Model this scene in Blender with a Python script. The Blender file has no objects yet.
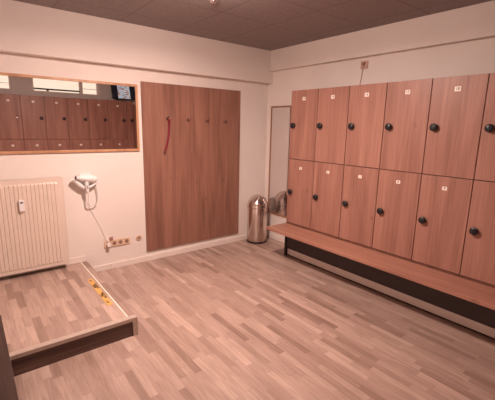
import bpy, bmesh, math, random
from mathutils import Vector, Matrix
random.seed(4)
sc = bpy.context.scene
C = sc.collection

# ------------------------------------------------------------------ camera
F, YAW, PIT, ROL = 357.78, 0.6694, -0.2013, 0.0215
fw = Vector((math.sin(YAW)*math.cos(PIT), math.cos(YAW)*math.cos(PIT), math.sin(PIT)))
r0 = Vector((math.cos(YAW), -math.sin(YAW), 0)); u0 = r0.cross(fw)
rr = r0*math.cos(ROL)+u0*math.sin(ROL); uu = -r0*math.sin(ROL)+u0*math.cos(ROL)
cd = bpy.data.cameras.new('camera'); cam = bpy.data.objects.new('camera', cd); C.objects.link(cam)
M = Matrix((rr, uu, -fw)).transposed().to_4x4(); M.translation = Vector((-3.1386, -3.9286, 1.6))
cam.matrix_world = M
cd.sensor_fit = 'HORIZONTAL'; cd.sensor_width = 36; cd.lens = 36*F/495; cd.clip_start = .05
sc.camera = cam

# ------------------------------------------------------------------ world, exposure, light
w = bpy.data.worlds.new('world'); sc.world = w; w.use_nodes = True
w.node_tree.nodes['Background'].inputs[0].default_value = (1.0, .80, .62, 1)
w.node_tree.nodes['Background'].inputs[1].default_value = 1.7
vs = sc.view_settings
vs.view_transform = 'Standard'; vs.look = 'None'; vs.gamma = 1; vs.exposure = -0.12
vs.use_curve_mapping = False
sc.display_settings.display_device = 'sRGB'
LAMP_X, LAMP_Y, LAMP_POWER, LAMP_COL = -1.8, -1.7, 150, (1, .735, .635)   # opal ceiling lamp; emits from its dome, with an added fill disk below

# ------------------------------------------------------------------ material helpers
def nt(name, rough=.5, metal=0, col=(.8, .8, .8), spec=None, coat=0):
    m = bpy.data.materials.new(name); m.use_nodes = True
    t = m.node_tree; b = t.nodes['Principled BSDF']
    b.inputs['Base Color'].default_value = (*col, 1)
    b.inputs['Roughness'].default_value = rough; b.inputs['Metallic'].default_value = metal
    if spec is not None: b.inputs['Specular IOR Level'].default_value = spec
    if coat: b.inputs['Coat Weight'].default_value = coat
    return m, t, b
def node(t, ty, **k):
    n = t.nodes.new(ty)
    for a, v in k.items(): setattr(n, a, v)
    return n
def math_n(t, op, a, b=None, c=None):
    n = t.nodes.new('ShaderNodeMath'); n.operation = op
    for i, v in enumerate((a, b, c)):
        if v is None: continue
        if isinstance(v, (int, float)): n.inputs[i].default_value = v
        else: t.links.new(v, n.inputs[i])
    return n.outputs[0]
def ramp(t, fac, stops):
    n = t.nodes.new('ShaderNodeValToRGB'); e = n.color_ramp.elements
    while len(e) < len(stops): e.new(.5)
    for i, (p, c) in enumerate(stops): e[i].position = p; e[i].color = (*c, 1)
    t.links.new(fac, n.inputs[0]); return n.outputs[0]
def mixc(t, fac, a, b, mode='MIX'):
    n = t.nodes.new('ShaderNodeMix'); n.data_type = 'RGBA'; n.blend_type = mode
    for s, v in ((0, fac), (6, a), (7, b)):
        if isinstance(v, (int, float)): n.inputs[s].default_value = v
        elif isinstance(v, tuple): n.inputs[s].default_value = (*v, 1)
        else: t.links.new(v, n.inputs[s])
    return n.outputs[2]
def bump(t, b, h, strength, dist=.002):
    n = t.nodes.new('ShaderNodeBump'); n.inputs['Strength'].default_value = strength; n.inputs['Distance'].default_value = dist
    t.links.new(h, n.inputs['Height']); t.links.new(n.outputs[0], b.inputs['Normal'])
def plain(name, col, rough=.5, metal=0, var=.06, scale=8, spec=None, bmp=0):
    """paint, plastic or metal with a slight tonal unevenness"""
    m, t, b = nt(name, rough, metal, col, spec)
    g = node(t, 'ShaderNodeNewGeometry'); n = node(t, 'ShaderNodeTexNoise'); n.inputs['Scale'].default_value = scale
    n.inputs['Detail'].default_value = 4
    t.links.new(g.outputs['Position'], n.inputs['Vector'])
    c = ramp(t, n.outputs['Fac'], [(.3, tuple(x*(1-var) for x in col)), (.7, tuple(min(1, x*(1+var)) for x in col))])
    t.links.new(c, b.inputs['Base Color'])
    if bmp:
        n2 = node(t, 'ShaderNodeTexNoise'); n2.inputs['Scale'].default_value = 160; t.links.new(g.outputs['Position'], n2.inputs['Vector'])
        bump(t, b, n2.outputs['Fac'], bmp)
    return m
def wood(name, dark, mid, light, grain='z', rough=.42, knots=True, spec=.4):
    m, t, b = nt(name, rough, spec=spec)
    g = node(t, 'ShaderNodeNewGeometry'); oi = node(t, 'ShaderNodeObjectInfo')
    off = node(t, 'ShaderNodeCombineXYZ')
    r = math_n(t, 'MULTIPLY', oi.outputs['Random'], 7.3)
    for i in range(3): t.links.new(r, off.inputs[i])
    ad = node(t, 'ShaderNodeVectorMath', operation='ADD'); t.links.new(g.outputs['Position'], ad.inputs[0]); t.links.new(off.outputs[0], ad.inputs[1])
    def ns(s, l, detail, dist):
        mp = node(t, 'ShaderNodeMapping'); v = [s, s, s]; v['xyz'.index(grain)] = l
        mp.inputs['Scale'].default_value = v; t.links.new(ad.outputs[0], mp.inputs[0])
        n = node(t, 'ShaderNodeTexNoise'); n.inputs['Scale'].default_value = 1; n.inputs['Detail'].default_value = detail
        n.inputs['Distortion'].default_value = dist; t.links.new(mp.outputs[0], n.inputs['Vector']); return n.outputs['Fac']
    wide = ns(9, .7, 3, .6); fine = ns(70, 2.2, 5, .4)
    f = math_n(t, 'ADD', math_n(t, 'MULTIPLY', wide, .62), math_n(t, 'MULTIPLY', fine, .38))
    col = ramp(t, f, [(.36, dark), (.5, mid), (.64, light)])
    if knots:
        mp = node(t, 'ShaderNodeMapping'); v = [5, 5, 5]; v['xyz'.index(grain)] = 2.6
        mp.inputs['Scale'].default_value = v; t.links.new(ad.outputs[0], mp.inputs[0])
        vo = node(t, 'ShaderNodeTexVoronoi'); vo.inputs['Scale'].default_value = 1; t.links.new(mp.outputs[0], vo.inputs['Vector'])
        k = ramp(t, vo.outputs['Distance'], [(.03, (1, 1, 1)), (.10, (0, 0, 0))])
        col = mixc(t, math_n(t, 'MULTIPLY', k, .45), col, tuple(x*.5 for x in dark))
    t.links.new(col, b.inputs['Base Color'])
    bump(t, b, fine, .12, .001)
    return m

wall_m = plain('wall_paint', (.80, .735, .69), .75, var=.025, scale=2.5, bmp=.12)
trim_m = plain('white_trim', (.82, .74, .69), .45, var=.03)
locker_m = wood('locker_wood', (.26, .125, .094), (.345, .172, .13), (.415, .215, .164))
panel_m = wood('panel_wood', (.205, .098, .071), (.29, .141, .101), (.355, .18, .13))
bench_m = wood('bench_wood', (.29, .136, .096), (.37, .18, .13), (.44, .226, .165), grain='y', rough=.35)
riser_shaded_m = wood('riser_shaded_laminate', (.06, .034, .03), (.11, .063, .053), (.19, .11, .09), grain='x', knots=False)  # laminate in darker tones: shade on the front riser is put into the colour
carcass_m = wood('carcass_wood', (.12, .05, .035), (.17, .075, .05), (.2, .095, .065), knots=False)
frame_m = wood('frame_wood', (.40, .20, .10), (.52, .28, .15), (.62, .35, .2), knots=False)
cab_m = wood('dark_cabinet_wood', (.03, .016, .013), (.045, .023, .019), (.065, .033, .027), grain='y')
apron_m = plain('apron_brown', (.042, .028, .029), .5, var=.12)
steel_dark = plain('dark_steel', (.03, .02, .02), .4, .6)
black_m = plain('black_plastic', (.012, .013, .018), .35)
white_p = plain('white_plastic', (.82, .80, .80), .35, var=.02)
cream_p = plain('cream_plastic', (.70, .52, .38), .4, var=.03)
rad_m = plain('radiator_enamel', (.72, .61, .53), .38, var=.02)
dark_gap = plain('dark_slot', (.05, .035, .03), .8)
chrome_m = plain('chrome', (.75, .70, .68), .18, 1, var=.02)
nosing_m = plain('nosing_aluminium', (.50, .41, .36), .4, .3, var=.08, scale=30)
nosing_w = plain('nosing_white', (.85, .78, .70), .5)
red_m = plain('red_webbing', (.20, .012, .03), .7, var=.2, scale=80)
sock_brown = plain('socket_contact', (.27, .15, .11), .5)
sticker_m = plain('yellow_sticker', (.68, .38, .10), .5, var=.08)
ink_m = plain('black_ink', (.03, .018, .012), .6)
plate_m = plain('number_plate_white', (.88, .82, .76), .4)
number_ink = plain('number_ink', (.16, .09, .07), .6)
mirror_m, _t, _b = nt('mirror_glass', .012, 1, (.83, .80, .80))

def floor_mat(name, sx, sy):
    m, t, b = nt(name, .33, spec=.45)
    g = node(t, 'ShaderNodeNewGeometry'); s = node(t, 'ShaderNodeSeparateXYZ'); t.links.new(g.outputs['Position'], s.inputs[0])
    X = math_n(t, 'DIVIDE', math_n(t, 'ADD', s.outputs[0], sx), .0535)
    row = math_n(t, 'FLOOR', X)
    wn = node(t, 'ShaderNodeTexWhiteNoise', noise_dimensions='1D'); t.links.new(row, wn.inputs['W'])
    ln = math_n(t, 'ADD', math_n(t, 'MULTIPLY', wn.outputs['Value'], .16), .34)
    Y = math_n(t, 'ADD', math_n(t, 'DIVIDE', math_n(t, 'ADD', s.outputs[1], sy), ln), math_n(t, 'MULTIPLY', wn.outputs['Value'], 37.7))
    colm = math_n(t, 'FLOOR', Y)
    cv = node(t, 'ShaderNodeCombineXYZ'); t.links.new(row, cv.inputs[0]); t.links.new(colm, cv.inputs[1])
    w2 = node(t, 'ShaderNodeTexWhiteNoise', noise_dimensions='2D'); t.links.new(cv.outputs[0], w2.inputs['Vector'])
    base = ramp(t, w2.outputs['Value'], [(0, (.285, .190, .155)), (.10, (.335, .23, .19)), (.22, (.385, .27, .226)), (.55, (.42, .30, .252)), (.85, (.455, .33, .278)), (1, (.53, .395, .335))])
    of = node(t, 'ShaderNodeCombineXYZ'); sh = math_n(t, 'MULTIPLY', w2.outputs['Value'], 31)
    t.links.new(math_n(t, 'ADD', s.outputs[0], sh), of.inputs[0]); t.links.new(math_n(t, 'ADD', s.outputs[1], sh), of.inputs[1])
    mp = node(t, 'ShaderNodeMapping'); mp.inputs['Scale'].default_value = (60, 4.5, 1); t.links.new(of.outputs[0], mp.inputs[0])
    n = node(t, 'ShaderNodeTexNoise'); n.inputs['Scale'].default_value = 1; n.inputs['Detail'].default_value = 5; n.inputs['Distortion'].default_value = .5
    t.links.new(mp.outputs[0], n.inputs['Vector'])
    gr = ramp(t, n.outputs['Fac'], [(.3, (.80, .78, .76)), (.7, (1.12, 1.12, 1.12))])
    c = mixc(t, 1.0, base, gr, 'MULTIPLY')
    fx = math_n(t, 'FRACT', X); fy = math_n(t, 'FRACT', Y)
    e1 = math_n(t, 'LESS_THAN', fx, .03); e2 = math_n(t, 'LESS_THAN', fy, .006)
    c = mixc(t, math_n(t, 'MULTIPLY', math_n(t, 'MAXIMUM', e1, e2), .35), c, (.2, .12, .09))
    t.links.new(c, b.inputs['Base Color'])
    t.links.new(math_n(t, 'ADD', math_n(t, 'MULTIPLY', n.outputs['Fac'], .15), .30), b.inputs['Roughness'])
    return m
floor_m = floor_mat('strip_laminate', .012, .2)
deck_m = floor_mat('landing_laminate', .04, .07)

def ceiling_mat():
    m, t, b = nt('mineral_tile', .9, spec=.1)
    g = node(t, 'ShaderNodeNewGeometry'); s = node(t, 'ShaderNodeSeparateXYZ'); t.links.new(g.outputs['Position'], s.inputs[0])
    fx = math_n(t, 'FRACT', math_n(t, 'DIVIDE', math_n(t, 'ADD', s.outputs[0], 6-.02+.006), .6))
    fy = math_n(t, 'FRACT', math_n(t, 'DIVIDE', math_n(t, 'ADD', s.outputs[1], 6+.42+.006), .6))
    e = math_n(t, 'MAXIMUM', math_n(t, 'LESS_THAN', fx, .020), math_n(t, 'LESS_THAN', fy, .020))
    n = node(t, 'ShaderNodeTexNoise'); n.inputs['Scale'].default_value = 70; n.inputs['Detail'].default_value = 5; t.links.new(g.outputs['Position'], n.inputs['Vector'])
    c = ramp(t, n.outputs['Fac'], [(.3, (.27, .235, .235)), (.7, (.36, .315, .31))])
    c = mixc(t, math_n(t, 'MULTIPLY', e, .5), c, (.16, .12, .12)); t.links.new(c, b.inputs['Base Color'])
    bump(t, b, n.outputs['Fac'], .3)
    return m
ceil_m = ceiling_mat()

def steel_mat():
    m, t, b = nt('brushed_steel', .3, 1, (.72, .62, .57))
    g = node(t, 'ShaderNodeNewGeometry'); mp = node(t, 'ShaderNodeMapping'); mp.inputs['Scale'].default_value = (3, 3, 500)
    t.links.new(g.outputs['Position'], mp.inputs[0]); n = node(t, 'ShaderNodeTexNoise'); n.inputs['Scale'].default_value = 1
    t.links.new(mp.outputs[0], n.inputs['Vector'])
    b.inputs['Roughness'].default_value = .26
    b.inputs['Anisotropic'].default_value = .85; b.inputs['Anisotropic Rotation'].default_value = .25
    tg = node(t, 'ShaderNodeTangent', direction_type='RADIAL', axis='Z'); t.links.new(tg.outputs[0], b.inputs['Tangent'])
    return m
steel_m = steel_mat()

def glass_mat():
    m = bpy.data.materials.new('window_glass'); m.use_nodes = True; t = m.node_tree
    t.nodes.remove(t.nodes['Principled BSDF']); o = t.nodes['Material Output']
    tr = node(t, 'ShaderNodeBsdfTransparent'); tr.inputs[0].default_value = (.95, .95, .95, 1)
    gl = node(t, 'ShaderNodeBsdfGlossy'); gl.inputs['Roughness'].default_value = .02
    mx = node(t, 'ShaderNodeMixShader'); mx.inputs[0].default_value = .06
    t.links.new(tr.outputs[0], mx.inputs[1]); t.links.new(gl.outputs[0], mx.inputs[2]); t.links.new(mx.outputs[0], o.inputs[0])
    return m
glass_m = glass_mat()

def emit_mat(name, col, st):
    m, t, b = nt(name, .4, 0, col)
    b.inputs['Emission Color'].default_value = (*col, 1); b.inputs['Emission Strength'].default_value = st
    return m, t, b
diff_m, _, _ = emit_mat('lamp_diffuser', LAMP_COL, LAMP_POWER)
def screen_mat():
    m, t, b = nt('screen_picture', .25, 0, (.02, .02, .02))
    tc = node(t, 'ShaderNodeTexCoord'); n = node(t, 'ShaderNodeTexNoise'); n.inputs['Scale'].default_value = 14; n.inputs['Detail'].default_value = 3
    mp = node(t, 'ShaderNodeMapping'); mp.inputs['Scale'].default_value = (1, 1, 2.2); mp.inputs['Rotation'].default_value = (0, .7, 0)
    t.links.new(tc.outputs['Object'], mp.inputs[0]); t.links.new(mp.outputs[0], n.inputs['Vector'])
    c = ramp(t, n.outputs['Fac'], [(.38, (.20, .05, .04)), (.46, (.55, .30, .25)), (.52, (.75, .72, .72)), (.6, (.30, .52, .68))])
    s = node(t, 'ShaderNodeSeparateXYZ'); t.links.new(tc.outputs['Object'], s.inputs[0])
    # picture is narrower than the screen: dark bars at both sides
    inside = math_n(t, 'LESS_THAN', math_n(t, 'ABSOLUTE', s.outputs[0]), .135)
    c = mixc(t, inside, (.004, .006, .012), c)
    t.links.new(c, b.inputs['Emission Color']); b.inputs['Emission Strength'].default_value = .9
    return m
screen_m = screen_mat()

# ------------------------------------------------------------------ mesh helpers
def box(bm, x0, x1, y0, y1, z0, z1, bev=0, mi=0):
    vs_ = [bm.verts.new((x, y, z)) for x in (x0, x1) for y in (y0, y1) for z in (z0, z1)]
    idx = ((0, 1, 3, 2), (4, 6, 7, 5), (0, 4, 5, 1), (2, 3, 7, 6), (0, 2, 6, 4), (1, 5, 7, 3))
    fs = [bm.faces.new([vs_[i] for i in f]) for f in idx]
    for f in fs: f.material_index = mi
    if bev:
        es = list({e for f in fs for e in f.edges})
        r = bmesh.ops.bevel(bm, geom=es, offset=bev, segments=2, affect='EDGES', profile=.6)
        for f in r['faces']: f.material_index = mi
    return fs
def lathe(bm, prof, seg=32, center=(0, 0, 0), axis='z', mi=0, smooth=True):
    rings = []
    for r, h in prof:
        ring = []
        for k in range(seg):
            a = 2*math.pi*k/seg; p = (r*math.cos(a), r*math.sin(a), h)
            if axis == 'x': p = (p[2], p[0], p[1])
            if axis == 'y': p = (p[1], p[2], p[0])
            ring.append(bm.verts.new([center[i]+p[i] for i in range(3)]))
        rings.append(ring)
    for a, b in zip(rings, rings[1:]):
        for k in range(seg):
            f = bm.faces.new((a[k], a[(k+1) % seg], b[(k+1) % seg], b[k])); f.smooth = smooth; f.material_index = mi
    for ring in (rings[0], rings[-1]):
        f = bm.faces.new(ring); f.material_index = mi
def tube(bm, pts, r, seg=10, mi=0, squash=None):
    pts = [Vector(p) for p in pts]; rings = []
    n = len(pts); up = Vector((0, 1, 0.01))
    for i, p in enumerate(pts):
        d = (pts[min(i+1, n-1)]-pts[max(i-1, 0)]).normalized()
        a = d.cross(up); a = a.normalized() if a.length > 1e-4 else Vector((1, 0, 0)); b = d.cross(a).normalized(); up = -b if up.dot(b) < 0 else b
        ri = r[i] if isinstance(r, (list, tuple)) else r
        rings.append([bm.verts.new(p+a*ri*math.cos(2*math.pi*k/seg)+b*ri*(squash or 1)*math.sin(2*math.pi*k/seg)) for k in range(seg)])
    for A, B in zip(rings, rings[1:]):
        for k in range(seg):
            f = bm.faces.new((A[k], A[(k+1) % seg], B[(k+1) % seg], B[k])); f.smooth = True; f.material_index = mi
    for R_ in (rings[0], rings[-1]): bm.faces.new(R_).material_index = mi
def spline(pts, n=8):
    P = [Vector(p) for p in pts]; P = [2*P[0]-P[1]]+P+[2*P[-1]-P[-2]]; out = []
    for i in range(1, len(P)-2):
        for k in range(n):
            t = k/n; a, b, c, d = P[i-1:i+3]
            out.append(.5*((2*b)+(c-a)*t+(2*a-5*b+4*c-d)*t*t+(3*b-a-3*c+d)*t**3))
    out.append(P[-2]); return out
def obj(name, bm, mats, parent=None, kind=None):
    bmesh.ops.recalc_face_normals(bm, faces=bm.faces)
    me = bpy.data.meshes.new(name); bm.to_mesh(me); bm.free()
    for m in (mats if isinstance(mats, (list, tuple)) else [mats]): me.materials.append(m)
    o = bpy.data.objects.new(name, me); C.objects.link(o)
    if parent: o.parent = parent
    if kind: o['kind'] = kind
    return o
def boxes(name, mats, parent, *bs, bev=0, kind=None):
    bm = bmesh.new()
    for b in bs: box(bm, *b, bev=bev)
    return obj(name, bm, mats, parent, kind)
def thing(name, label, cat, loc=(0, 0, 0), rz=0, group=None):
    o = bpy.data.objects.new(name, None); C.objects.link(o); o.empty_display_size = .1
    o.location = loc; o.rotation_euler = (0, 0, rz); o['label'] = label; o['category'] = cat
    if group: o['group'] = group
    return o
def tag(o, label, cat, group=None):
    o['label'] = label; o['category'] = cat
    if group: o['group'] = group
    return o
def text_bm(bm, s, size, mat4, mi=1, spacing=1.0, bold=.02):
    cu = bpy.data.curves.new('txt', 'FONT'); cu.body = s; cu.size = size; cu.align_x = 'CENTER'; cu.align_y = 'CENTER'
    cu.extrude = .0003; cu.offset = size*bold; cu.space_character = spacing
    o = bpy.data.objects.new('txt', cu); C.objects.link(o)
    bpy.context.view_layer.update()
    me = bpy.data.meshes.new_from_object(o.evaluated_get(bpy.context.evaluated_depsgraph_get()))
    me.transform(mat4); n = len(bm.faces); bm.from_mesh(me); bm.faces.ensure_lookup_table()
    for f in bm.faces[n:]: f.material_index = mi
    bpy.data.objects.remove(o); bpy.data.curves.remove(cu); bpy.data.meshes.remove(me)

# ------------------------------------------------------------------ room
XL, XR, YF, H = -3.62, .294, -4.585, 2.608
HP, PX, PY = .148, -2.236, -1.43           # landing: height, right edge, front edge
T = .12
boxes('floor', floor_m, None, (XL-T, XR+T, YF-T, T, -.1, 0), kind='structure')
boxes('ceiling', ceil_m, None, (XL-T, XR+T, YF-T, T, H, H+.1), kind='structure')
boxes('wall_back', wall_m, None, (XL-T, XR+T, 0, T, 0, H), kind='structure')
boxes('wall_right', wall_m, None, (XR, XR+T, YF, 0, 0, H), kind='structure')
boxes('wall_left', wall_m, None, (XL-T, XL, YF, 0, 0, H), kind='structure')
WZ0, WZ1 = 2.21, 2.56
WIN = [(-3.42, -2.285), (-1.945, -.66)]
boxes('wall_front', wall_m, None, (XL-T, -3.58, YF-T, YF, 0, H), (-2.72, XR+T, YF-T, YF, 0, WZ0), (-3.58, -2.72, YF-T, YF, 2.06, WZ0),
      (-3.58, WIN[0][0], YF-T, YF, WZ0, H), (WIN[0][0], WIN[0][1], YF-T, YF, WZ1, H), (WIN[0][1], WIN[1][0], YF-T, YF, WZ0, H),
      (WIN[1][0], WIN[1][1], YF-T, YF, WZ1, H), (WIN[1][1], XR+T, YF-T, YF, WZ0, H), kind='structure')
# boxed-in ducts under the ceiling
boxes('trim_1', wall_m, None, (XL, XR, -.095, 0, 2.192, H), bev=.004, kind='structure')
boxes('trim_2', wall_m, None, (XR-.062, XR, YF, -.095, 2.345, H), bev=.004, kind='structure')
# skirting
bm = bmesh.new(); box(bm, PX, -1.98, -.014, 0, 0, .062, .002); box(bm, -1.978, -.6, -.014, 0, 0, .062, .002); box(bm, -.598, XR, -.014, 0, 0, .062, .002)
obj('baseboard_back', bm, trim_m, kind='structure')
boxes('baseboard_right', trim_m, None, (XR-.014, XR, -.806, -.014, 0, .062), bev=.002, kind='structure')
boxes('trim_3', trim_m, None, (XL, PX, -.014, 0, HP, HP+.062), bev=.002, kind='structure')
boxes('baseboard_left', trim_m, None, (XL, XL+.014, YF, PY, 0, .062), bev=.002, kind='structure')
# windows
for i, (a, b) in enumerate(WIN):
    bm = bmesh.new(); fr = .035
    for q in ((a, a+fr, WZ0, WZ1), (b-fr, b, WZ0, WZ1), (a+fr, b-fr, WZ1-fr, WZ1), (a+fr, b-fr, WZ0, WZ0+.02)):
        box(bm, q[0], q[1], YF-.1, YF-.04, q[2], q[3], .004)
    W = obj('window_%d' % (i+1), bm, trim_m, kind='structure')
    boxes('pane', glass_m, W, (a+fr, b-fr, YF-.075, YF-.069, WZ0+.02, WZ1-fr))
    mx = b-.36
    boxes('mullion', trim_m, W, (mx-.035, mx+.035, YF-.1, YF-.05, WZ0+.02, WZ1-fr), bev=.003)
    boxes('lower_rail', apron_m, W, (a+fr, mx-.035, YF-.066, YF-.046, WZ0+.045, WZ0+.075), bev=.002)
    boxes('post', apron_m, W, ((a+mx)/2-.2, (a+mx)/2-.16, YF-.066, YF-.046, WZ0+.02, WZ0+.045))
    boxes('sash_rail', frame_m, W, (mx+.035, b-fr, YF-.09, YF-.06, WZ0+.12, WZ0+.127))
# entrance door behind the photographer
D = boxes('door_1', cab_m, None, (-3.54, -2.76, YF-.07, YF-.03, .005, 2.02), bev=.003, kind='structure')
boxes('door_frame', trim_m, D, (-3.58, -3.54, YF-T, YF+.01, 0, 2.06), (-2.76, -2.72, YF-T, YF+.01, 0, 2.06), (-3.54, -2.76, YF-T, YF+.01, 2.02, 2.06))
bm = bmesh.new(); tube(bm, [(-2.83, YF-.03, 1.05), (-2.83, YF+.03, 1.05), (-2.95, YF+.03, 1.05)], .009); obj('door_handle', bm, chrome_m, D)

# ------------------------------------------------------------------ raised landing with warning sticker
t = thing('raised_landing', 'raised wooden landing step with pale edge trims under the radiator', 'step', (-2.9, -.7, 0))
def ch(name, mats, parent, *bs, bev=0):
    o = boxes(name, mats, parent, *bs, bev=bev); o.location = -Vector(parent.location) if parent.parent is None else (0, 0, 0); return o
ch('deck', deck_m, t, (XL+.001, PX-.004, PY+.004, -.001, .02, HP-.001))
ch('front_riser', riser_shaded_m, t, (XL+.001, PX-.006, PY-.006, PY+.003, .0, HP-.022))
ch('side_riser', panel_m, t, (PX-.003, PX+.004, PY+.02, -.016, 0, HP-.004))
ch('front_nosing', nosing_m, t, (XL+.001, PX+.006, PY-.014, PY+.035, HP-.002, HP+.004), (XL+.001, PX+.006, PY-.014, PY-.007, HP-.024, HP-.002), bev=.0015)
ch('corner_trim', nosing_m, t, (PX-.028, PX+.006, PY-.014, PY-.0065, 0, HP-.024), (PX+.0045, PX+.008, PY-.014, PY+.02, 0, HP-.002))
ch('side_nosing', deck_m, t, (PX-.046, PX+.008, PY+.036, -.015, HP-.002, HP+.003), bev=.001)
ch('white_inlay', nosing_w, t, (PX-.057, PX-.046, PY+.036, -.015, HP-.002, HP+.004), bev=.001)
# sticker lies along the edge, tilted very slightly
bm = bmesh.new()
box(bm, -.31, .31, -.022, .022, 0, .0008)
def st(s, x, y, size): text_bm(bm, s, size, Matrix.Translation((x, y, .0010)), 1, 1.12, .06)
st('VORSICHT', -.12, .009, .024); st('STUFE', -.12, -.010, .024)
st('MIND THE', .10, .009, .024); st('STEP', .10, -.010, .024)
for sx in (-.265, .245):      # stumbling-figure pictogram reduced to a step mark
    for k in range(3): box(bm, sx-.018+.012*k, sx+.018, -.011+.007*k, -.005+.007*k, .0009, .0013, mi=1)
s = obj('warning_sticker', bm, [sticker_m, ink_m], t); s.location = Vector((-2.331, -.82, HP))-t.location; s.rotation_euler = (0, 0, math.radians(-90))
s['label'] = 'orange yellow warning sticker with black lettering'

# ------------------------------------------------------------------ radiator
RX0, RX1, RZ0, RZ1, RY = -3.42, -2.418, .2, 1.078, -.115
t = thing('radiator', 'cream ribbed panel radiator on the back wall above the landing', 'radiator', (-2.925, 0, RZ0))
L = -Vector(t.location)
bm = bmesh.new()
pr = .0333; xs = [RX0+.02]; prof = [(RX0, 0), (RX0+.02, 0)]
x = RX0+.026
while x+.03 < RX1-.02:
    prof += [(x, 0), (x+.004, .007), (x+.023, .007), (x+.027, 0)]; x += pr
prof += [(RX1-.012, 0), (RX1, 0)]
zs = [(RZ0, 0), (RZ0+.03, 0), (RZ0+.045, 1), (RZ1-.05, 1), (RZ1-.035, 0), (RZ1-.004, 0)]
grid = [[bm.verts.new((px, RY-d*k, z)) for px, d in prof] for z, k in zs]
for A, B in zip(grid, grid[1:]):
    for i in range(len(prof)-1): bm.faces.new((A[i], A[i+1], B[i+1], B[i]))
# return edges
e = [bm.verts.new((RX0, RY+.012, RZ0)), bm.verts.new((RX1, RY+.012, RZ0)), bm.verts.new((RX1, RY+.012, RZ1-.004)), bm.verts.new((RX0, RY+.012, RZ1-.004))]
bm.faces.new(e); bm.faces.new([grid[0][0]]+[e[0], e[1]]+[grid[0][k] for k in range(len(prof)-1, 0, -1)])
bm.faces.new([grid[-1][k] for k in range(len(prof))]+[e[2], e[3]])
bm.faces.new([g[0] for g in grid]+[e[3], e[0]]); bm.faces.new([g[-1] for g in grid]+[e[2], e[1]])
o = obj('front_panel', bm, rad_m, t); o.location = L
o = boxes('side_cover', rad_m, t, (RX1-.004, RX1+.004, RY-.002, -.03, RZ0+.02, RZ1), bev=.002); o.location = L
o = boxes('side_cover', rad_m, t, (RX0-.004, RX0+.004, RY-.002, -.03, RZ0+.02, RZ1), bev=.002); o.location = L
o = boxes('back_panel', rad_m, t, (RX0+.02, RX1-.02, -.05, -.035, RZ0+.02, RZ1-.02), bev=.004); o.location = L
bm = bmesh.new()
box(bm, RX0, RX1, RY-.001, RY+.006, RZ1-.004, RZ1+.003); box(bm, RX0, RX1, -.038, -.030, RZ1-.004, RZ1+.003)
x = RX0
while x < RX1-.01: box(bm, x, x+.014, RY+.006, -.038, RZ1-.002, RZ1+.002); x += .0262
o = obj('top_grille', bm, rad_m, t); o.location = L
for x in (-2.6, -3.3): o = boxes('wall_bracket', steel_dark, t, (x, x+.03, -.036, -.001, .3, .95)); o.location = L
bm = bmesh.new(); box(bm, -2.799, -2.757, RY-.036, RY-.009, .797, .9, .004)
a = obj('heat_meter', bm, white_p, t); a.location = L; a['label'] = 'small white heat meter clipped on the ribs'
boxes('display', black_m, a, (-2.79, -2.766, RY-.0375, RY-.035, .872, .884))
bm = bmesh.new(); tube(bm, spline([(RX0+.05, -.06, RZ0+.02), (RX0+.05, -.06, RZ0-.02), (RX0+.05, -.06, HP)]), .009); o = obj('pipe', bm, rad_m, t); o.location = L

# ------------------------------------------------------------------ wall mirror on the back wall
def framed_mirror(name, label, w_, h_, fw_, th, loc, rz, mat):
    t = thing(name, label, 'mirror', loc, rz)
    bm = bmesh.new()
    for q in ((-w_/2, -w_/2+fw_, 0, h_), (w_/2-fw_, w_/2, 0, h_), (-w_/2+fw_, w_/2-fw_, 0, fw_), (-w_/2+fw_, w_/2-fw_, h_-fw_, h_)):
        box(bm, q[0], q[1], -th, 0, q[2], q[3], .002)
    obj('frame', bm, mat, t)
    boxes('glass', mirror_m, t, (-w_/2+fw_-.001, w_/2-fw_+.001, -th+.006, -.002, fw_-.001, h_-fw_+.001))
    return t
framed_mirror('wall_mirror', 'wide wall mirror in a light wooden frame above the radiator', 1.82, .709, .024, .02, (-1.594-.91, -.001, 1.313), 0, frame_m)
dark_frame = wood('reddish_frame_wood', (.22, .1, .055), (.32, .15, .085), (.38, .19, .11), knots=False)
framed_mirror('tall_mirror', 'tall narrow mirror in a thin wooden frame behind the lockers end', .62, 1.512, .02, .018, (XR-.001, -.095-.31, .375), math.radians(-90), dark_frame)

# ------------------------------------------------------------------ coat panel with hooks and lanyard
PX0, PX1, PZ0, PZ1, PT = -1.552, -.202, .122, 2.061, .022
t = thing('coat_panel', 'large wooden wall panel with four coat hooks', 'coat rack', (-.877, 0, PZ0))
bm = bmesh.new(); box(bm, PX0, PX1, -PT, -.001, PZ0, PZ1, .001); o = obj('board', bm, panel_m, t); o.location = -Vector(t.location)
hx = [(-1.263, 1.676), (-.997, 1.668), (-.732, 1.664), (-.462, 1.66)]
def hook_bm():
    bm = bmesh.new()
    lathe(bm, [(.011, -PT), (.011, -PT-.004), (.005, -PT-.006), (.005, -PT-.03)], 14, axis='y')
    tube(bm, spline([(0, -PT-.028, 0), (0, -PT-.04, .0), (0, -PT-.052, .012), (0, -PT-.054, .024)]), .0055, 8)
    lathe(bm, [(.002, -PT-.062), (.010, -PT-.058), (.010, -PT-.05), (.002, -PT-.046)], 12, center=(0, 0, .026), axis='y')
    return bm
h0 = obj('coat_hook', hook_bm(), plain('hook_metal', (.34, .26, .23), .3, 1), t)
for i, (x, z) in enumerate(hx):
    h = h0 if i == 0 else h0.copy()
    if i: C.objects.link(h); h.parent = t
    h.location = Vector((x, 0, z))-t.location
bm = bmesh.new()
x, z = hx[0]
tube(bm, spline([(x, -PT-.043, z+.002), (x+.012, -PT-.046, z-.02), (x+.022, -PT-.018, z-.09), (x+.014, -PT-.012, z-.2), (x-.012, -PT-.011, z-.31), (x-.033, -PT-.011, z-.375)]), [.006]*6+[.0135]*35, 10, squash=.35)
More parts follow.
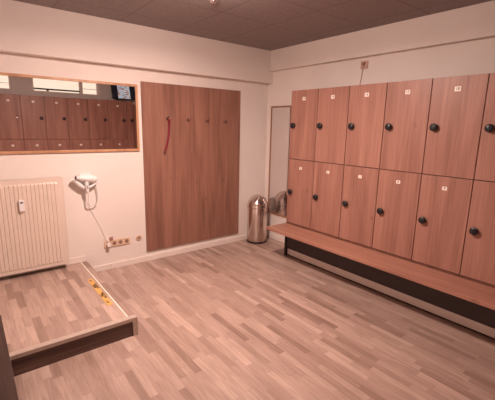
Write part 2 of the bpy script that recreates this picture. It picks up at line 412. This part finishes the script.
t = obj('lanyard', bm, red_m); tag(t, 'dark red strap hanging from the leftmost coat hook', 'strap')
bm = bmesh.new(); box(bm, x-.051, x-.025, -PT-.016, -PT-.008, z-.405, z-.37, .002); o = obj('end_clip', bm, plain('dark_red_end', (.10, .04, .035), .6), t)

# ------------------------------------------------------------------ hair dryer
t = thing('hair_dryer', 'white hair dryer in a wall holder right of the radiator', 'hair dryer', (-2.195, 0, 1.0))
L = -Vector(t.location)
def P(n, bm, m): o = obj(n, bm, m, t); o.location = L; return o
bm = bmesh.new()
ax = [(-2.292, -.085, 1.066), (-2.255, -.085, 1.061), (-2.215, -.085, 1.056), (-2.17, -.085, 1.05), (-2.125, -.085, 1.044), (-2.1, -.085, 1.04), (-2.088, -.085, 1.039)]
tube(bm, ax, [.022, .025, .031, .036, .035, .028, .016], 20); P('barrel', bm, white_p)
bm = bmesh.new(); tube(bm, [(-2.296, -.085, 1.0665), (-2.290, -.085, 1.066)], [.018, .0235], 20); P('nozzle_opening', bm, dark_gap)
bm = bmesh.new(); tube(bm, spline([(-2.19, -.085, 1.03), (-2.192, -.087, .98), (-2.19, -.088, .93), (-2.184, -.086, .895)]), [.019]*12+[.0165]*7+[.012]*6, 16); hd = P('handle', bm, white_p)
bm = bmesh.new(); box(bm, -2.198, -2.184, -.108, -.1, .95, .985, .002); obj('switch', bm, plain('grey_switch', (.35, .33, .33), .4), hd)
bm = bmesh.new()
tube(bm, spline([(-2.312, -.066, 1.055), (-2.268, -.066, 1.002), (-2.225, -.062, .962), (-2.2, -.05, .955)]), .020, 10)
tube(bm, spline([(-2.078, -.066, 1.02), (-2.11, -.066, .99), (-2.15, -.062, .962), (-2.185, -.05, .955)]), .014, 10)
box(bm, -2.245, -2.13, -.045, -.001, .955, 1.09, .008); P('wall_holder', bm, white_p)
bm = bmesh.new()      # spiral cord
base = spline([(-2.184, -.086, .897), (-2.185, -.08, .83), (-2.178, -.06, .775), (-2.145, -.04, .748), (-2.1, -.035, .765), (-2.078, -.035, .83), (-2.08, -.035, .9), (-2.09, -.035, .96), (-2.12, -.035, .99)], 26)
pts = []
for i, p in enumerate(base):
    a = i*1.15; pts.append(p+Vector((math.cos(a)*.0058, math.sin(a)*.0058, 0)))
tube(bm, pts, .0032, 6); P('spiral_cord', bm, white_p)
bm = bmesh.new(); tube(bm, spline([(-2.19, -.012, .955), (-2.188, -.006, .80), (-2.15, -.006, .70), (-2.09, -.006, .56), (-2.045, -.006, .45), (-2.03, -.01, .40), (-2.0, -.035, .34), (-1.997, -.05, .30)]), .0026, 8); P('power_cord', bm, white_p)
bm = bmesh.new(); lathe(bm, [(.019, -.062), (.021, -.058), (.021, -.02)], 20, center=(-1.997, 0, .294), axis='y'); P('plug', bm, white_p)

# ------------------------------------------------------------------ sockets
def contacts(parent, x, z):
    bm = bmesh.new(); lathe(bm, [(.021, -.0165), (.021, -.0135)], 20, center=(x, 0, z), axis='y')
    o = obj('socket_insert', bm, sock_brown, parent); o.location = -Vector(parent.location)
t = thing('socket_strip', 'cream four gang socket strip low on the back wall, plug in its left end', 'socket', (-1.893, 0, .258))
o = boxes('housing', cream_p, t, (-2.036, -1.750, -.014, -.001, .258, .334), bev=.003); o.location = -Vector(t.location)
for k in range(1, 4): contacts(t, -1.997+.0695*k, .296)
t = thing('wall_socket', 'single small wall socket between the socket strip and the wooden panel', 'socket', (-1.642, 0, .27))
bm = bmesh.new(); lathe(bm, [(.034, -.001), (.034, -.010), (.030, -.012)], 24, center=(-1.642, 0, .306), axis='y'); o = obj('housing', bm, cream_p, t); o.location = -Vector(t.location)
bm = bmesh.new(); box(bm, -1.662, -1.622, -.0135, -.0115, .309, .321); box(bm, -1.662, -1.622, -.0135, -.0115, .291, .303); o = obj('socket_insert', bm, sock_brown, t); o.location = -Vector(t.location)
bm = bmesh.new(); box(bm, -1.975, -1.940, -.025, -.001, .335, .372, .006)
tag(obj('cable_clip', bm, plain('pinkish_plastic', (.42, .2, .19), .5)), 'small reddish cable clip on the wall just above the socket strip', 'clip')
# high socket on the right wall with thin cable
t = thing('cable_outlet', 'small square outlet high on the right wall above the lockers', 'outlet', (XR, -1.54, 2.27))
L = -Vector(t.location)
o = boxes('cover', plain('tan_plastic', (.55, .36, .29), .5), t, (XR-.012, XR-.001, -1.584, -1.497, 2.23, 2.308), bev=.003); o.location = L
bm = bmesh.new(); lathe(bm, [(.018, XR-.026), (.02, XR-.012)], 18, center=(0, -1.537, 2.278), axis='x'); o = obj('plug', bm, plain('brown_plastic', (.32, .18, .14), .5), t); o.location = L
bm = bmesh.new(); tube(bm, spline([(XR-.022, -1.537, 2.275), (XR-.02, -1.53, 2.24), (XR-.008, -1.52, 2.19), (XR-.006, -1.508, 2.1), (XR-.006, -1.5, 2.02)]), .0035, 8); o = obj('cable', bm, plain('brown_cable', (.5, .32, .25), .5), t); o.location = L

# ------------------------------------------------------------------ bench and locker base
LX, LY0, LWD, ZT, ZM, ZB = -.041, -.807, .408, 2.027, 1.234, .443
YE = -4.245
t = thing('plinth', 'long pale plinth under the right row of lockers', 'plinth', (.12, -2.5, 0))
L = -Vector(t.location)
o = boxes('plinth_panel', trim_m, t, (LX+.022, XR-.001, YE, LY0-.002, .014, ZB-.002)); o.location = L
o = boxes('seat_shadow_strip', carcass_m, t, (LX+.001, LX+.021, YE, LY0-.002, .394, ZB-.002)); o.location = L  # dark strip painted in for the shadow between seat and doors
o = boxes('floor_shadow_strip', steel_dark, t, (LX+.0225, LX+.028, YE, LY0-.03, 0, .013)); o.location = L  # dark strip standing in for the shadow line under the plinth
t = thing('bench', 'long wooden bench running along the foot of the lockers', 'bench', (-.2, -2.5, 0))
L = -Vector(t.location)
bm = bmesh.new(); box(bm, LX-.332, LX-.002, YE, LY0+.004, .394, .426, .003); o = obj('seat', bm, bench_m, t); o.location = L
bm = bmesh.new(); box(bm, LX-.002, LX+.016, YE, LY0-.03, .102, .392, .001); o = obj('apron', bm, apron_m, t); o.location = L
for y in (LY0, -2.53, YE+.04):
    bm = bmesh.new(); box(bm, LX-.012, LX+.016, y-.03, y, 0, .392, .002); box(bm, LX-.29, LX-.012, y-.03, y, .372, .393, .001)
    if y != LY0:
        bm.free(); bm = bmesh.new(); box(bm, LX-.29, LX-.004, y-.03, y, .372, .393, .001)
        o = obj('bracket', bm, steel_dark, t)
    else: o = obj('leg', bm, steel_dark, t)
    o.location = L

# ------------------------------------------------------------------ lockers
def knob_bm():
    bm = bmesh.new()     # axis along -x, door face at x=0
    lathe(bm, [(.022, 0), (.022, -.006), (.0165, -.009), (.0165, -.013), (.030, -.015), (.031, -.029), (.027, -.034), (.006, -.035)], 28, axis='x')
    box(bm, -.038, -.034, -.004, .004, -.018, .018)
    return bm
def plate_bm(num):
    bm = bmesh.new(); box(bm, -.0015, 0, -.0225, .0225, -.0185, .0185)
    if num:
        text_bm(bm, num, .030, Matrix.Translation((-.0019, 0, 0)) @ Matrix.Rotation(math.radians(-90), 4, 'Z') @ Matrix.Rotation(math.radians(90), 4, 'X'))
    return bm
g = .0035
def locker_proto(h, wd, mat_k, blank=False):
    """front face at x=0 looking to -x, left edge at y=0 going to -y, bottom at z=0"""
    root = thing('locker', '', 'locker')
    bm = bmesh.new(); box(bm, .019, .334, -wd+.0005, -.0005, .0005, h-.0005)
    obj('carcass', bm, carcass_m, root)
    bm = bmesh.new(); box(bm, 0, .018, -wd+g, -g, g, h-g, .0012); d = obj('door', bm, locker_m, root)
    k = obj('lock_knob', knob_bm(), mat_k, d); k.location = (0, -.062, h-.398)
    return root, d, k
protoU = locker_proto(ZT-ZM, LWD, black_m); protoL = locker_proto(ZM-ZB, LWD, black_m)
def copy_locker(p, number=False):
    r = p[0].copy(); C.objects.link(r); dd = None
    for c in p[0].children:
        q = c.copy(); C.objects.link(q); q.parent = r
        if c == p[1]:
            dd = q
            for s_ in [v for v in c.children if number or not v.name.startswith('number_plate')]: z_ = s_.copy(); C.objects.link(z_); z_.parent = q
    return r, dd
ordn = ['first', 'second', 'third', 'fourth', 'fifth', 'sixth', 'seventh', 'eighth']
lockers = []
for row, (pr_, z0, h, nums) in enumerate(((protoU, ZM, ZT-ZM, range(14, 22)), (protoL, ZB, ZM-ZB, range(5, 13)))):
    for k, num in enumerate(nums):
        r, d = (pr_[0], pr_[1]) if k == 0 else copy_locker(pr_)
        r.location = (LX, LY0-k*LWD, z0)
        pl = obj('number_plate', plate_bm(str(num)), [plate_m, number_ink], d); pl.location = (0, -.203, h-.099); pl.scale = (1, 1, 1) if row == 0 else (1, .86, .84)
        rw = 'upper' if row == 0 else 'lower'
        other = 'above the bench'
        if k < 6: r['label'] = '%s row wooden locker with black knob, %s from the tall mirror' % (rw, ordn[k])
        else: r['label'] = '%s row locker on right wall, %s from the tall mirror, seen in the wide mirror' % (rw, ordn[k])
        r['group'] = 'wooden lockers in the right row'
        lockers.append((r, d, row, k))
# white end stop behind the row and filler strip in the corner
tag(boxes('filler_panel', locker_m, None, (LX+.003, LX+.02, YE+.003, LY0-8*LWD-.004, ZB, ZT)), 'thin wooden filler strip closing the end of the right locker row', 'panel')
# front row, visible in the wide mirror
FY, FW = -4.25, .4035
FZT, FZM, FZB = 2.105, 1.275, .46
cp = tag(boxes('corner_panel', locker_m, None, (-.190, LX-.001, FY-.017, FY, .46, FZT)), 'narrow wooden panel with black knob between the locker rows, seen in wide mirror', 'panel')
ck = obj('lock_knob', knob_bm(), black_m, cp); ck.location = (-.088, FY, 1.689); ck.rotation_euler = (0, 0, math.radians(-90))
fU = locker_proto(FZT-FZM, FW, black_m); fL = locker_proto(FZM-FZB, FW, black_m)
silver_knob = obj('lock_knob', knob_bm(), chrome_m, None)
for row, (pr_, z0, h) in enumerate(((fU, FZM, FZT-FZM), (fL, FZB, FZM-FZB))):
    pm = plate_bm(''); pmesh = obj('number_plate', pm, plate_m, pr_[1]); pmesh.location = (0, -.19, h-.115)
    for c in pr_[1].children:
        if c.name.startswith('lock_knob'): c.location = (0, -.075, h-.42)
    for k in range(6):
        r, d = (pr_[0], pr_[1]) if k == 5 else copy_locker(pr_, True)
        r.rotation_euler = (0, 0, math.radians(-90)); r.location = (-.194-k*FW, FY, z0)
        rw = 'upper' if row == 0 else 'lower'
        r['label'] = '%s locker of the far row, %s from its corner, reflected in the wide mirror' % (rw, ordn[k])
        r['group'] = 'wooden lockers reflected in the wide mirror'
        if row == 0 and k == 5:
            d['label'] = 'locker door with a pale silver knob'
            for c in list(d.children):
                if c.name.startswith('lock_knob'): silver_knob.parent = d; silver_knob.location = c.location; bpy.data.objects.remove(c)
tag(boxes('plinth', trim_m, None, (-.194-6*FW, -.05, FY-.33, FY-.02, 0, .458)), 'pale plinth carrying the far locker row', 'plinth')

# ------------------------------------------------------------------ waste bin
t = thing('waste_bin', 'brushed steel domed waste bin standing in the corner', 'bin', (.026, -.160, 0))
R_ = .145
bm = bmesh.new(); lathe(bm, [(R_-.004, 0), (R_, .004), (R_, .02), (R_-.003, .024)], 48); obj('base_ring', bm, steel_dark, t)
bm = bmesh.new(); lathe(bm, [(R_-.006, .02), (R_-.004, .022), (R_-.004, .492), (R_-.006, .498)], 48); obj('body', bm, steel_m, t)
bm = bmesh.new(); lathe(bm, [(R_-.005, .496), (R_+.002, .499), (R_+.002, .512)]+[((R_+.001)*math.cos(a), .515+.165*math.sin(a)) for a in [i*math.pi/2/14 for i in range(15)]][:-1]+[(.003, .68)], 48); dome = obj('dome_lid', bm, steel_m, t)
bm = bmesh.new()      # push flap, a curved plate on the front of the dome
d0 = math.radians(-130)
rows = []
for i in range(9):
    el = math.radians(12+50*i/8); row = []
    for j in range(13):
        az = d0+math.radians(-38+76*j/12)*(1-.35*i/8)
        row.append(bm.verts.new(((R_+.0035)*math.cos(el)*math.cos(az), (R_+.0035)*math.cos(el)*math.sin(az), .515+.168*math.sin(el))))
    rows.append(row)
for A, B in zip(rows, rows[1:]):
    for j in range(12): f = bm.faces.new((A[j], A[j+1], B[j+1], B[j])); f.smooth = True
o = obj('push_flap', bm, steel_m, dome); o.modifiers.new('thick', 'SOLIDIFY').thickness = .002

# ------------------------------------------------------------------ low cabinet at the left edge
CX = -3.070
t = thing('low_cabinet', 'dark brown wooden cabinet edge cut off at the lower left', 'cabinet', (-3.34, -2.2, 0))
L = -Vector(t.location)
o = boxes('body', cab_m, t, (XL+.015, CX-.025, -2.9, -1.46, 0, .425), bev=.002); o.location = L
o = boxes('top', cab_m, t, (XL+.015, CX, -2.92, -1.45, .427, .45), bev=.002); o.location = L
for a, b in ((-2.895, -2.185), (-2.175, -1.465)):
    d = boxes('door', cab_m, t, (CX-.024, CX-.008, a, b, .03, .42), bev=.002); d.location = L

# ------------------------------------------------------------------ screen in the far corner, seen in the mirror
t = thing('television', 'small wall screen showing a picture, reflected at the top right of the wide mirror', 'television', (-.205, -4.33, 2.30))
t.rotation_euler = (math.radians(-14), 0, math.radians(180))
bm = bmesh.new(); box(bm, -.262, .262, 0, .035, -.155, .155, .004); obj('housing', bm, black_m, t)
boxes('screen', screen_m, t, (-.25, .25, -.002, .001, -.143, .143))
boxes('wall_mount', steel_dark, t, (-.04, .04, .036, .2, -.03, .03))

# ------------------------------------------------------------------ ceiling fittings
t = thing('ceiling_light', 'small opal dome lamp in the middle of the ceiling', 'lamp', (LAMP_X, LAMP_Y, H))
bm = bmesh.new(); lathe(bm, [(.11, -.001), (.11, -.02), (.10, -.024)], 40); obj('lamp_base', bm, trim_m, t)
bm = bmesh.new(); lathe(bm, [(.092, -.024), (.100, -.05), (.098, -.085), (.085, -.12), (.06, -.143), (.03, -.154), (.004, -.157)], 32); obj('diffuser', bm, diff_m, t)
ld = bpy.data.lights.new('floor_fill_light', 'AREA'); ld.shape = 'DISK'; ld.size = .2  # fill disk added under the dome to brighten the floor
ld.energy = 80; ld.color = LAMP_COL
floor_fill_light = bpy.data.objects.new('floor_fill_light', ld); C.objects.link(floor_fill_light)
floor_fill_light.parent = t; floor_fill_light.location = (0, 0, -.162)
t = thing('ceiling_sensor', 'small grey dome sensor on the ceiling at the top edge', 'sensor', (-1.425, -1.262, H))
bm = bmesh.new(); lathe(bm, [(.04, -.001), (.04, -.008), (.034, -.012)], 28); obj('base', bm, plain('grey_plastic', (.4, .36, .36), .35), t)
bm = bmesh.new(); lathe(bm, [(.030, -.012)]+[(.030*math.cos(a), -.012-.026*math.sin(a)) for a in (.3, .6, .9, 1.2, 1.45)], 28); obj('dome', bm, chrome_m, t)
